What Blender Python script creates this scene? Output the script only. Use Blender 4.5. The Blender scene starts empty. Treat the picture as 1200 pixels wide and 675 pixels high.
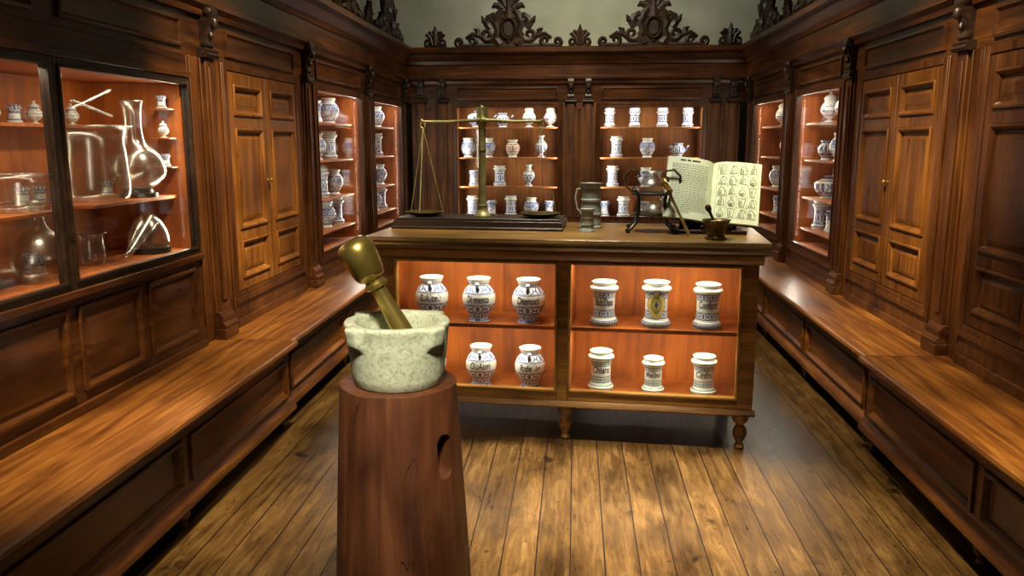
import bpy, bmesh, math, random
from mathutils import Vector, Matrix
random.seed(7)
SC = bpy.context.scene
COL = SC.collection
PI = math.pi
XL, XR, YB, H = -2.05, 1.98, 9.85, 1.62

# ------------------------------------------------------------------ materials
def new_mat(name):
    m = bpy.data.materials.new(name); m.use_nodes = True
    nt = m.node_tree
    return m, nt, nt.nodes['Principled BSDF'], nt.nodes['Material Output']

def ramp(nt, fac, stops):
    r = nt.nodes.new('ShaderNodeValToRGB')
    e = r.color_ramp.elements
    while len(e) < len(stops): e.new(0.5)
    for i, (p, c) in enumerate(stops):
        e[i].position = p; e[i].color = (*c, 1)
    nt.links.new(fac, r.inputs[0])
    return r.outputs[0]

def coords(nt, scale=(1, 1, 1), rnd=True):
    tc = nt.nodes.new('ShaderNodeTexCoord')
    mp = nt.nodes.new('ShaderNodeMapping')
    mp.inputs['Scale'].default_value = scale
    src = tc.outputs['Object']
    if rnd:
        oi = nt.nodes.new('ShaderNodeObjectInfo')
        mu = nt.nodes.new('ShaderNodeMath'); mu.operation = 'MULTIPLY'; mu.inputs[1].default_value = 13.0
        nt.links.new(oi.outputs['Random'], mu.inputs[0])
        ad = nt.nodes.new('ShaderNodeVectorMath'); ad.operation = 'ADD'
        nt.links.new(src, ad.inputs[0]); nt.links.new(mu.outputs[0], ad.inputs[1])
        src = ad.outputs[0]
    nt.links.new(src, mp.inputs[0])
    return mp.outputs[0]

def noise(nt, vec, scale, detail=4, dist=0.0, rough=0.55):
    n = nt.nodes.new('ShaderNodeTexNoise')
    n.inputs['Scale'].default_value = scale; n.inputs['Detail'].default_value = detail
    n.inputs['Distortion'].default_value = dist; n.inputs['Roughness'].default_value = rough
    nt.links.new(vec, n.inputs['Vector'])
    return n.outputs['Fac']

def bump(nt, bsdf, h, strength=0.2, dist=0.01):
    b = nt.nodes.new('ShaderNodeBump'); b.inputs['Strength'].default_value = strength
    b.inputs['Distance'].default_value = dist
    nt.links.new(h, b.inputs['Height']); nt.links.new(b.outputs[0], bsdf.inputs['Normal'])

def mixc(nt, fac, a, b, mode='MIX'):
    m = nt.nodes.new('ShaderNodeMix'); m.data_type = 'RGBA'; m.blend_type = mode
    for sock, v in ((m.inputs[0], fac), (m.inputs[6], a), (m.inputs[7], b)):
        if isinstance(v, (int, float)): sock.default_value = v
        elif isinstance(v, tuple): sock.default_value = (*v, 1)
        else: nt.links.new(v, sock)
    return m.outputs[2]

def M(nt, op, a, b=None, c=None):
    n = nt.nodes.new('ShaderNodeMath'); n.operation = op
    for i, v in enumerate((a, b, c)):
        if v is None: continue
        if isinstance(v, (int, float)): n.inputs[i].default_value = v
        else: nt.links.new(v, n.inputs[i])
    return n.outputs[0]

def wood(name, axis, dark, mid, light, rough=0.33, sc=1.0, bs=0.12, across=11.0):
    m, nt, b, o = new_mat(name)
    s = [across * sc] * 3; s[axis] = 0.8 * sc
    v = coords(nt, tuple(s))
    n1 = noise(nt, v, 1.6, 8, 0.9, 0.62)
    col = ramp(nt, n1, [(0.30, dark), (0.52, mid), (0.76, light)])
    v2 = coords(nt, (1.3, 1.3, 1.3))
    n2 = noise(nt, v2, 1.5, 3)
    col = mixc(nt, 0.85, col, ramp(nt, n2, [(0.32, (0.36, 0.30, 0.28)), (0.62, (1, 1, 1))]), 'MULTIPLY')
    nt.links.new(col, b.inputs['Base Color'])
    nt.links.new(M(nt, 'MULTIPLY_ADD', n1, 0.22, rough - 0.1), b.inputs['Roughness'])
    s2 = [60.0] * 3; s2[axis] = 4
    bump(nt, b, noise(nt, coords(nt, tuple(s2)), 1.5, 3), bs, 0.004)
    return m

wood_x = wood('walnut_wood_long', 0, (0.040, 0.012, 0.003), (0.14, 0.045, 0.008), (0.28, 0.110, 0.020), 0.30)
wood_z = wood('walnut_wood_upright', 2, (0.055, 0.018, 0.003), (0.165, 0.057, 0.009), (0.29, 0.118, 0.022), 0.30, across=15)
wood_dk = wood('dark_walnut_wood', 0, (0.020, 0.006, 0.002), (0.074, 0.023, 0.005), (0.16, 0.055, 0.011), 0.30)
wood_dkz = wood('dark_walnut_wood_upright', 2, (0.023, 0.007, 0.002), (0.088, 0.028, 0.006), (0.18, 0.065, 0.013), 0.30)
wood_mat = wood('matt_walnut_wood_upright', 2, (0.04, 0.013, 0.003), (0.135, 0.045, 0.008), (0.24, 0.090, 0.017), 0.60)
wood_seat = wood('polished_seat_wood', 0, (0.06, 0.018, 0.004), (0.20, 0.068, 0.011), (0.37, 0.150, 0.026), 0.32)
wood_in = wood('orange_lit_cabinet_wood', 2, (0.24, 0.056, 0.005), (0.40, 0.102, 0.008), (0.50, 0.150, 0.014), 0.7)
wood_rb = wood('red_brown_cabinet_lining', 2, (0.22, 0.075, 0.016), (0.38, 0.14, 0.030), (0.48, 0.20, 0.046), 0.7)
wood_ctr = wood('counter_wood', 0, (0.10, 0.040, 0.006), (0.27, 0.122, 0.018), (0.43, 0.220, 0.040), 0.32)
wood_gold = wood('golden_moulding_wood', 0, (0.18, 0.08, 0.013), (0.38, 0.20, 0.04), (0.52, 0.31, 0.075), 0.3)
wood_top = wood('counter_top_wood', 0, (0.055, 0.027, 0.006), (0.17, 0.087, 0.019), (0.31, 0.185, 0.048), 0.30)
wood_carve = wood('black_carved_wood', 0, (0.007, 0.004, 0.002), (0.028, 0.013, 0.006), (0.07, 0.032, 0.012), 0.4)

def simple(name, col, rough=0.5, metal=0.0, nscale=0, c2=None, bs=0.0, detail=5):
    m, nt, b, o = new_mat(name)
    b.inputs['Roughness'].default_value = rough; b.inputs['Metallic'].default_value = metal
    v = coords(nt)
    n = noise(nt, v, nscale or 12, detail)
    c2 = c2 or tuple(min(1, x * 1.25) for x in col)
    nt.links.new(ramp(nt, n, [(0.35, col), (0.65, c2)]), b.inputs['Base Color'])
    if bs: bump(nt, b, n, bs, 0.01)
    return m

def stump_material():
    m, nt, b, o = new_mat('red_brown_stump_wood')
    v = coords(nt, (14, 14, 1.2), False)
    n1 = noise(nt, v, 1.3, 9, .7, 0.62)
    col = ramp(nt, n1, [(0.28, (0.055, 0.017, 0.007)), (0.52, (0.115, 0.036, 0.012)), (0.78, (0.19, 0.070, 0.024))])
    n2 = noise(nt, coords(nt, (4, 4, 2.2), False), 1.6, 6, .6)
    col = mixc(nt, 0.8, col, ramp(nt, n2, [(0.36, (0.32, 0.26, 0.22)), (0.58, (1, 1, 1))]), 'MULTIPLY')
    cr_ = noise(nt, coords(nt, (9, 9, .5), False), 1.0, 2, .2)
    crack = M(nt, 'COMPARE', cr_, 0.5, 0.0015)
    col = mixc(nt, crack, col, (0.02, 0.008, 0.004))
    nt.links.new(col, b.inputs['Base Color']); b.inputs['Roughness'].default_value = .45
    bump(nt, b, M(nt, 'SUBTRACT', M(nt, 'ADD', M(nt, 'MULTIPLY', n1, .7), n2), crack), .5, .007)
    return m
stump_mat = stump_material()
def stone_material():
    m, nt, b, o = new_mat('pale_grey_green_stone')
    n1 = noise(nt, coords(nt), 22, 8, 0, .65); n2 = noise(nt, coords(nt), 90, 5, 0, .7)
    col = ramp(nt, n1, [(0.32, (0.35, 0.37, 0.24)), (0.62, (0.50, 0.51, 0.36))])
    col = mixc(nt, .8, col, ramp(nt, n2, [(.34, (.50, .50, .45)), (.52, (1, 1, 1))]), 'MULTIPLY')
    nt.links.new(col, b.inputs['Base Color']); b.inputs['Roughness'].default_value = 1.0
    b.inputs['Specular IOR Level'].default_value = 0.15
    bump(nt, b, n2, .5, .003); return m
stone = stone_material()
brass = simple('aged_brass', (0.30, 0.19, 0.045), 0.36, 0.85, 14, (0.50, 0.35, 0.10), 0.1)
brass_olive = simple('olive_brass', (0.36, 0.25, 0.05), 0.27, 0.9, 10, (0.62, 0.46, 0.12), 0.05)
brass_green = simple('dull_greenish_brass', (0.15, 0.13, 0.045), 0.5, 0.5, 14, (0.29, 0.26, 0.10), 0.1)
bronze_dk = simple('dark_bronze', (0.05, 0.035, 0.012), 0.38, 0.8, 18, (0.16, 0.11, 0.04), 0.1)
pewter = simple('grey_pewter', (0.19, 0.20, 0.17), 0.65, 0.0, 20, (0.28, 0.29, 0.25), 0.1)
iron = simple('black_iron', (0.015, 0.014, 0.012), 0.45, 0.6, 20, (0.04, 0.036, 0.03), 0.1)
paper = simple('aged_paper', (0.42, 0.47, 0.34), 0.9, 0, 8, (0.52, 0.58, 0.43))
ink = simple('black_ink', (0.02, 0.02, 0.018), 0.9, 0, 20, (0.04, 0.038, 0.03))
leather = simple('brown_leather', (0.10, 0.045, 0.02), 0.5, 0, 30, (0.16, 0.075, 0.03), 0.2)
plaster = simple('grey_cream_plaster', (0.36, 0.38, 0.29), 0.9, 0, 2.5, (0.45, 0.47, 0.37), 0.1)
black_base = simple('black_lacquer', (0.012, 0.010, 0.010), 0.3, 0, 20, (0.02, 0.018, 0.016))
letter_ink = simple('blue_black_glaze', (0.02, 0.03, 0.08), 0.45, 0, 60, (0.08, 0.10, 0.19))
gold_glaze = simple('yellow_glaze', (0.58, 0.42, 0.09), 0.3, 0, 60, (0.72, 0.60, 0.20))
blue_glaze = simple('blue_glaze', (0.05, 0.12, 0.34), 0.3, 0, 60, (0.14, 0.24, 0.50))
green_glaze = simple('green_glaze', (0.14, 0.26, 0.10), 0.3, 0, 60, (0.32, 0.42, 0.18))

def thin_glass(name, base_spec, tint, edge=0.9, power=4.0, rough=.04):
    m, nt, b, o = new_mat(name)
    nt.nodes.remove(b)
    tr = nt.nodes.new('ShaderNodeBsdfTransparent'); tr.inputs[0].default_value = (*tint, 1)
    gl = nt.nodes.new('ShaderNodeBsdfGlossy'); gl.inputs['Roughness'].default_value = rough
    gl.inputs['Color'].default_value = (1, 1, 1, 1)
    lw = nt.nodes.new('ShaderNodeLayerWeight'); lw.inputs[0].default_value = 0.5
    p = M(nt, 'POWER', lw.outputs['Facing'], power)
    f = M(nt, 'MULTIPLY_ADD', p, edge, base_spec)
    f = M(nt, 'MINIMUM', f, 1.0)
    mx = nt.nodes.new('ShaderNodeMixShader')
    nt.links.new(f, mx.inputs[0]); nt.links.new(tr.outputs[0], mx.inputs[1]); nt.links.new(gl.outputs[0], mx.inputs[2])
    nt.links.new(mx.outputs[0], o.inputs[0])
    return m
pane = thin_glass('window_glass', 0.03, (0.97, 0.97, 0.96), 0.35)
ware = thin_glass('blown_glass', 0.12, (0.84, 0.85, 0.81), 0.42, 1.7, .25)

def majolica(name, h, bands=(), leaves=(), accent=(0.02, 0.06, 0.28), base=(0.66, 0.68, 0.64), blot=0.0, strong=.95):
    m, nt, b, o = new_mat(name)
    tc = nt.nodes.new('ShaderNodeTexCoord'); sp = nt.nodes.new('ShaderNodeSeparateXYZ')
    nt.links.new(tc.outputs['Object'], sp.inputs[0])
    x, y, z = sp.outputs
    zn = M(nt, 'DIVIDE', z, h)
    th = M(nt, 'ARCTAN2', y, x)
    fac = None
    def add(v):
        nonlocal fac
        fac = v if fac is None else M(nt, 'MAXIMUM', fac, v)
    for zc, hw in bands:
        add(M(nt, 'COMPARE', zn, zc, hw))
    for lf in leaves:
        z0, z1, n = lf[:3]
        u = M(nt, 'ABSOLUTE', M(nt, 'SUBTRACT', M(nt, 'MULTIPLY', M(nt, 'FRACT', M(nt, 'MULTIPLY_ADD', th, n / (2 * PI), 50.0)), 2.0), 1.0))
        t = M(nt, 'DIVIDE', M(nt, 'SUBTRACT', zn, z0), z1 - z0)
        inz = M(nt, 'COMPARE', t, 0.5, 0.5)
        env = M(nt, 'MAXIMUM', M(nt, 'SINE', M(nt, 'MULTIPLY', M(nt, 'MINIMUM', M(nt, 'MAXIMUM', t, 0.0), 1.0), PI)), 0.0001)
        q = M(nt, 'DIVIDE', u, env)
        add(M(nt, 'MULTIPLY', inz, M(nt, 'COMPARE', q, 0.83, 0.16)))
        add(M(nt, 'MULTIPLY', M(nt, 'COMPARE', q, 0.0, 0.26), M(nt, 'COMPARE', t, 0.5, 0.40)))
        add(M(nt, 'MULTIPLY', inz, M(nt, 'MULTIPLY', M(nt, 'GREATER_THAN', q, 1.3), M(nt, 'GREATER_THAN', M(nt, 'SINE', M(nt, 'MULTIPLY', t, 22.0)), 0.2))))
    if blot:
        nn = noise(nt, tc.outputs['Object'], 45, 3, 1.5)
        add(M(nt, 'MULTIPLY', M(nt, 'GREATER_THAN', nn, blot), M(nt, 'COMPARE', zn, 0.5, 0.38)))
    wob = noise(nt, tc.outputs['Object'], 90, 2)
    fac = M(nt, 'MULTIPLY', fac, M(nt, 'MULTIPLY_ADD', wob, 0.8, strong - .4))
    fac = M(nt, 'MINIMUM', fac, 1.0)
    basec = ramp(nt, noise(nt, tc.outputs['Object'], 14, 3), [(0.3, tuple(c * 0.88 for c in base)), (0.7, base)])
    nt.links.new(mixc(nt, fac, basec, accent), b.inputs['Base Color'])
    b.inputs['Roughness'].default_value = 0.35
    b.inputs['Specular IOR Level'].default_value = 0.3
    return m

# ------------------------------------------------------------------ mesh builder
class B:
    def __init__(s): s.bm = bmesh.new()
    def face(s, vs, m=0):
        try:
            f = s.bm.faces.new(vs); f.material_index = m; return f
        except ValueError: return None
    def box(s, x0, x1, y0, y1, z0, z1, m=0):
        v = [s.bm.verts.new(p) for p in ((x0,y0,z0),(x1,y0,z0),(x1,y1,z0),(x0,y1,z0),(x0,y0,z1),(x1,y0,z1),(x1,y1,z1),(x0,y1,z1))]
        for q in ((0,3,2,1),(4,5,6,7),(0,1,5,4),(1,2,6,5),(2,3,7,6),(3,0,4,7)):
            s.face([v[i] for i in q], m)
    def rings(s, x0, x1, z0, z1, seq, m=0, mc=None):
        prev = None
        for ins, y in seq:
            cur = [s.bm.verts.new(p) for p in ((x0+ins,y,z0+ins),(x1-ins,y,z0+ins),(x1-ins,y,z1-ins),(x0+ins,y,z1-ins))]
            if prev:
                for i in range(4):
                    s.face([prev[i], prev[(i+1)%4], cur[(i+1)%4], cur[i]], m)
            prev = cur
        s.face(prev, m if mc is None else mc)
    def lathe(s, prof, c=(0,0,0), seg=28, m=0, mat=None, rf=None, cap=True):
        rows = []
        for r, z in prof:
            if r < 1e-5: rows.append([s.bm.verts.new((0, 0, z))])
            else:
                row = []
                for i in range(seg):
                    a = 2*PI*i/seg
                    rr = rf(a, z, r) if rf else r
                    row.append(s.bm.verts.new((rr*math.cos(a), rr*math.sin(a), z)))
                rows.append(row)
        for a, b in zip(rows, rows[1:]):
            if len(a) == 1 and len(b) == 1: continue
            for i in range(seg):
                j = (i+1) % seg
                if len(a) == 1: s.face([a[0], b[j], b[i]], m)
                elif len(b) == 1: s.face([a[i], a[j], b[0]], m)
                else: s.face([a[i], a[j], b[j], b[i]], m)
        if cap:
            for end in (rows[0], rows[-1]):
                if len(end) > 1: s.face(end, m)
        T = Matrix.Translation(c) @ (mat if mat else Matrix.Identity(4))
        for row in rows:
            for v in row: v.co = T @ v.co
    def tube(s, pts, rad, seg=8, m=0, closed=False, cap=True):
        pts = [Vector(p) for p in pts]; n = len(pts)
        if not isinstance(rad, (list, tuple)): rad = [rad]*n
        rows = []; up = Vector((0, 0, 1))
        for i, p in enumerate(pts):
            a = pts[(i-1) % n] if (closed or i > 0) else p
            b = pts[(i+1) % n] if (closed or i < n-1) else p
            t = (b-a).normalized()
            u = up - t*up.dot(t)
            if u.length < 1e-3: u = Vector((0, 1, 0)) - t*t.y
            if i > 0:
                u = pu - t*pu.dot(t)
            u.normalize(); pu = u; w = t.cross(u)
            rows.append([s.bm.verts.new(p + rad[i]*(math.cos(2*PI*k/seg)*u + math.sin(2*PI*k/seg)*w)) for k in range(seg)])
        rng = range(n) if closed else range(n-1)
        for i in rng:
            a, b = rows[i], rows[(i+1) % n]
            for k in range(seg):
                s.face([a[k], a[(k+1)%seg], b[(k+1)%seg], b[k]], m)
        if not closed and cap: s.face(rows[0], m); s.face(rows[-1], m)
    def ribbon(s, pts, wid, th=0.04, m=0, k_=1.0):
        n = len(pts); rows = []
        if not isinstance(wid, (list, tuple)): wid = [wid]*n
        for i, (x, z) in enumerate(pts):
            a = pts[max(0, i-1)]; b = pts[min(n-1, i+1)]
            dx, dz = b[0]-a[0], b[1]-a[1]; L = math.hypot(dx, dz) or 1
            nx, nz = -dz/L, dx/L; w = wid[i]/2*k_
            rows.append([s.bm.verts.new(p) for p in ((x+nx*w, 0, z+nz*w), (x+nx*w, -th*0.6, z+nz*w), (x, -th, z), (x-nx*w, -th*0.6, z-nz*w), (x-nx*w, 0, z-nz*w))])
        for a, b in zip(rows, rows[1:]):
            for k in range(5): s.face([a[k], a[(k+1)%5], b[(k+1)%5], b[k]], m)
        s.face(rows[0], m); s.face(rows[-1], m)
    def extrude(s, prof, x0, x1, m=0):
        a = [s.bm.verts.new((x0, y, z)) for y, z in prof]; b = [s.bm.verts.new((x1, y, z)) for y, z in prof]
        n = len(prof)
        for i in range(n): s.face([a[i], a[(i+1)%n], b[(i+1)%n], b[i]], m)
        s.face(a, m); s.face(b, m)
    def poly(s, pts, y0, y1, m=0):
        a = [s.bm.verts.new((x, y0, z)) for x, z in pts]; b = [s.bm.verts.new((x, y1, z)) for x, z in pts]
        n = len(pts)
        for i in range(n): s.face([a[i], a[(i+1)%n], b[(i+1)%n], b[i]], m)
        s.face(a, m); s.face(b, m)
    def mesh(s, name, mats, sharp=35):
        bmesh.ops.recalc_face_normals(s.bm, faces=s.bm.faces[:])
        me = bpy.data.meshes.new(name); s.bm.to_mesh(me); s.bm.free()
        for mt in (mats if isinstance(mats, (list, tuple)) else [mats]): me.materials.append(mt)
        for p in me.polygons: p.use_smooth = True
        me.set_sharp_from_angle(angle=math.radians(sharp))
        return me
    def obj(s, name, mats, parent=None, bevel=0.0, sharp=35, loc=None, rot=None):
        return mk(name, s.mesh(name, mats, sharp), parent, bevel, loc, rot)

def mk(name, data, parent=None, bevel=0.0, loc=None, rot=None):
    o = bpy.data.objects.new(name, data); COL.objects.link(o)
    if parent: o.parent = parent
    if loc is not None: o.location = loc
    if rot is not None: o.rotation_euler = rot
    if bevel:
        md = o.modifiers.new('bevel', 'BEVEL'); md.width = bevel; md.segments = 2; md.limit_method = 'ANGLE'
        md.angle_limit = math.radians(50); md.harden_normals = False
    return o

def top(o, label, cat, group=None):
    o['label'] = label; o['category'] = cat
    if group: o['group'] = group
    return o

def empty(name, loc, rotz, label, cat, group=None):
    e = bpy.data.objects.new(name, None); COL.objects.link(e)
    e.empty_display_size = 0.1
    e.location = loc; e.rotation_euler = (0, 0, rotz)
    return top(e, label, cat, group)

def cr(prof, k=3):
    P = [prof[0]] + list(prof) + [prof[-1]]; out = []
    for i in range(1, len(P)-2):
        for j in range(k):
            t = j/k
            q = []
            for d in (0, 1):
                p0, p1, p2, p3 = P[i-1][d], P[i][d], P[i+1][d], P[i+2][d]
                q.append(0.5*((2*p1)+(-p0+p2)*t+(2*p0-5*p1+4*p2-p3)*t*t+(-p0+3*p1-3*p2+p3)*t**3))
            out.append((max(q[0], 0), q[1]))
    out.append(prof[-1]); return out

def side_m(side, a, b):
    if side == 'left': return Vector((XL, a, 0)), PI/2
    if side == 'right': return Vector((XR, b, 0)), -PI/2
    return Vector((a, YB, 0)), 0.0
def wpos(side, a, b, p):
    o, r = side_m(side, a, b)
    return o + Matrix.Rotation(r, 3, 'Z') @ Vector(p)

def area(name, loc, target, sx, sy, energy, col=(1, 0.78, 0.5), spread=None):
    l = bpy.data.lights.new(name, 'AREA'); l.shape = 'RECTANGLE'; l.size = sx; l.size_y = sy
    l.energy = energy; l.color = col
    if spread: l.spread = math.radians(spread)
    o = bpy.data.objects.new(name, l); COL.objects.link(o); o.location = loc
    d = (Vector(target) - Vector(loc)).normalized()
    o.rotation_euler = d.to_track_quat('-Z', 'Y').to_euler()
    return o

def struct(o):
    o['kind'] = 'structure'; return o

# ------------------------------------------------------------------ room shell
def floor_material():
    m, nt, b, o = new_mat('old_plank_floor')
    tc = nt.nodes.new('ShaderNodeTexCoord'); sp = nt.nodes.new('ShaderNodeSeparateXYZ')
    nt.links.new(tc.outputs['Object'], sp.inputs[0])
    cb = nt.nodes.new('ShaderNodeCombineXYZ')
    nt.links.new(sp.outputs[1], cb.inputs[0]); nt.links.new(sp.outputs[0], cb.inputs[1])
    br = nt.nodes.new('ShaderNodeTexBrick')
    br.inputs['Scale'].default_value = 1.0; br.inputs['Brick Width'].default_value = 7.7
    br.inputs['Row Height'].default_value = 0.135; br.inputs['Mortar Size'].default_value = 0.003
    br.inputs['Color1'].default_value = (0.15, 0.15, 0.15, 1); br.inputs['Color2'].default_value = (1, 1, 1, 1)
    br.inputs['Mortar'].default_value = (0, 0, 0, 1); br.offset = 0.37
    nt.links.new(cb.outputs[0], br.inputs['Vector'])
    v = coords(nt, (20, 1.8, 1), False)
    ad = nt.nodes.new('ShaderNodeVectorMath'); ad.operation = 'MULTIPLY_ADD'
    nt.links.new(br.outputs['Color'], ad.inputs[0]); ad.inputs[1].default_value = (5, 7, 3); nt.links.new(v, ad.inputs[2])
    n1 = noise(nt, ad.outputs[0], 1.5, 10, 1.0, 0.76)
    col = ramp(nt, n1, [(0.27, (0.024, 0.012, 0.005)), (0.5, (0.105, 0.054, 0.015)), (0.76, (0.235, 0.140, 0.046))])
    tone = ramp(nt, br.outputs['Color'], [(0.0, (0.56, 0.52, 0.46)), (1.0, (1.1, 1.05, 0.98))])
    col = mixc(nt, 0.85, col, tone, 'MULTIPLY')
    n2 = noise(nt, coords(nt, (1.6, .8, 1), False), 2.5, 8, 0.4, .68)
    col = mixc(nt, 0.85, col, ramp(nt, n2, [(0.37, (0.30, 0.27, 0.23)), (0.57, (1, 1, 1))]), 'MULTIPLY')
    n3 = noise(nt, coords(nt, (1, .8, 1), False), 5.5, 3, 0.2)
    col = mixc(nt, 0.9, col, ramp(nt, n3, [(0.29, (0.13, 0.10, 0.08)), (0.34, (1, 1, 1))]), 'MULTIPLY')
    n4 = noise(nt, coords(nt, (1, .6, 1), False), 40, 2, 0.0)
    col = mixc(nt, 0.8, col, ramp(nt, n4, [(0.28, (0.12, 0.10, 0.08)), (0.35, (1, 1, 1))]), 'MULTIPLY')
    seam = br.outputs['Fac']
    col = mixc(nt, seam, col, (0.010, 0.005, 0.003))
    nt.links.new(col, b.inputs['Base Color'])
    nt.links.new(M(nt, 'ADD', M(nt, 'MULTIPLY', n2, .28), M(nt, 'MULTIPLY_ADD', n1, 0.22, 0.08)), b.inputs['Roughness'])
    hgt = M(nt, 'SUBTRACT', M(nt, 'MULTIPLY', n1, 0.5), seam)
    bump(nt, b, hgt, 0.4, 0.005)
    return m
q = B(); q.box(-2.7, 2.65, -1.5, 10.5, -0.08, 0.0); struct(q.obj('floor', floor_material()))
q = B(); q.box(-2.8, 2.75, -1.5, 10.6, 4.0, 4.1); struct(q.obj('ceiling', plaster))
q = B(); q.box(-2.8, -2.7, -1.5, 10.6, 0, 4.0); struct(q.obj('wall_left', plaster))
q = B(); q.box(2.65, 2.75, -1.5, 10.6, 0, 4.0); struct(q.obj('wall_right', plaster))
q = B(); q.box(-2.7, 2.65, 10.4, 10.5, 0, 4.0); struct(q.obj('wall_back', plaster))

n_trim = 0
CORN = [(0.0,2.29),(-.025,2.29),(-.03,2.32),(-.055,2.345),(-.055,2.375),(-.035,2.385),(-.035,2.50),(-.05,2.51),(-.06,2.545),(-.085,2.57),(-.11,2.615),(-.14,2.63),(-.15,2.64),(-.15,2.68),(-.13,2.70),(0.6,2.70),(0.6,2.29)]
for side, a, b, segs in (('left', 0.6, 9.85, [(0.6,1.9),(1.95,3.1),(3.14,4.28),(4.7,5.98),(6.38,7.82),(8.22,9.6)]),
                         ('right', 0.6, 9.85, [(0.6,1.6),(1.65,2.9),(2.94,4.24),(4.64,6.0),(6.38,7.68),(8.05,9.5)]),
                         ('back', XL, XR, [(-1.47,-.16),(.23,1.52)])):
    o, r = side_m(side, a, b)
    n_trim += 1
    q = B(); q.extrude(CORN, 0, b-a)
    struct(q.obj('trim_%d' % n_trim, wood_dk, loc=o, rot=(0, 0, r), sharp=25))
    n_trim += 1
    q = B(); q.box(0, b-a, 0.0, 0.5, 2.07, 2.29)
    for s0, s1 in segs:
        x0, x1 = (s0-a, s1-a) if side != 'right' else (b-s1, b-s0)
        q.rings(x0+.06, x1-.06, 2.105, 2.25, [(0, 0), (0, -.014), (.014, -.018), (.024, -.004), (.05, -.002)])
    struct(q.obj('trim_%d' % n_trim, wood_dk, loc=o, rot=(0, 0, r)))

# ------------------------------------------------------------------ wall furniture
ZC = 2.07
def plinth(q, w, z0, z1):
    q.box(0, w, 0.0, 0.45, z0, z1)
    q.box(0, w, -0.022, 0.0, z0, z0+0.05)
    q.box(0, w, -0.018, 0.0, z1-0.035, z1)

def display_cabinet(side, a, b, z0, z1, shelves, label, depth=0.42, energy=6, base='plain', ztop=ZC, group=None, lining=None, frame=None, lc=(1, 0.88, 0.70), splits=(), topk=.9):
    o, r = side_m(side, a, b); w = b-a
    lining = lining or wood_in
    root = empty('display_cabinet', o, r, label, 'display cabinet', group)
    q = B()
    q.box(0.0, w, depth, depth+.03, z0, z1)
    q.box(0.0, .04, .03, depth, z0, z1); q.box(w-.04, w, .03, depth, z0, z1)
    q.box(.04, w-.04, .03, depth, z0, z0+.03); q.box(.04, w-.04, .03, depth, z1-.03, z1)
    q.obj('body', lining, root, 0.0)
    q = B()
    if base == 'plain':
        plinth(q, w, 0.5, z0)
    else:
        q.box(0, w, .02, .45, 0.5, z0)
        for zz in ((0.5, 0.585), (z0-.07, z0)):
            q.box(0, w, -.0, .02, *zz)
        k = 4
        for i in range(k+1):
            xx = (w-.07)*i/k
            q.box(xx, xx+.07, 0, .02, .585, z0-.07)
        for i in range(k):
            xx = (w-.07)*i/k+.07; x2 = (w-.07)*(i+1)/k
            q.rings(xx, x2, .585, z0-.07, [(0,0.0),(0,-.012),(.015,-.014),(.028,.008),(.045,.008),(.08,-.006)])
        q.box(0, w, -.03, 0.0, z0-.03, z0)
        q.box(0, w, -.02, 0.0, .5, .54)
    q.obj('base_panel', wood_dk, root, 0.003)
    if z1 < ztop:
        q = B(); q.box(0, w, 0.0, .45, z1, ztop); q.box(0, w, -.02, 0, z1+.0, z1+.03); q.obj('top_panel', wood_dk, root, .003)
    s = 0.045 if not splits else .030
    edges = [0] + list(splits) + [w]
    for X0, X1 in zip(edges, edges[1:]):
        q = B()
        for bx in ((X0+.001, X0+s, z0, z1), (X1-s, X1-.001, z0, z1), (X0+s, X1-s, z0, z0+s), (X0+s, X1-s, z1-s, z1)):
            q.box(bx[0], bx[1], -0.012, .028, bx[2], bx[3])
        ins, wd, yy = s-.004, .014, -.02
        x0, x1, a0, a1 = X0+ins, X1-ins, z0+ins, z1-ins
        q.box(x0, x0+wd, yy, .0, a0, a1); q.box(x1-wd, x1, yy, 0, a0, a1)
        q.box(x0+wd, x1-wd, yy, 0, a0, a0+wd); q.box(x0+wd, x1-wd, yy, 0, a1-wd, a1)
        q.obj('door', frame or wood_dkz, root, 0.003)
        q = B(); q.box(X0+s, X1-s, .008, .012, z0+s, z1-s); q.obj('glass_pane', pane, root)
    for sh in shelves:
        ya = .08
        if isinstance(sh, tuple): zz, xa, xb = sh[:3]; ya = sh[3] if len(sh) > 3 else .08
        else: zz, xa, xb = sh, 0.042, w-.042
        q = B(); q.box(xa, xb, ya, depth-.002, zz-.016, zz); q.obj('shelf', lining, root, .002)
    for sx, tx in ((0.055, w*0.62), (w-0.055, w*0.38)):
        p = wpos(side, a, b, (sx, .045, (z0+z1)/2)); t = wpos(side, a, b, (tx, depth*.8, (z0+z1)/2))
        area('cabinet_strip_light', p, t, 0.02, (z1-z0)-.16, energy, lc, 130)
    p = wpos(side, a, b, (w/2, .06, z1-.04)); t = wpos(side, a, b, (w/2, .22, z0))
    area('cabinet_top_light', p, t, w*.85, 0.03, energy*topk, lc)
    return root

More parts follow.
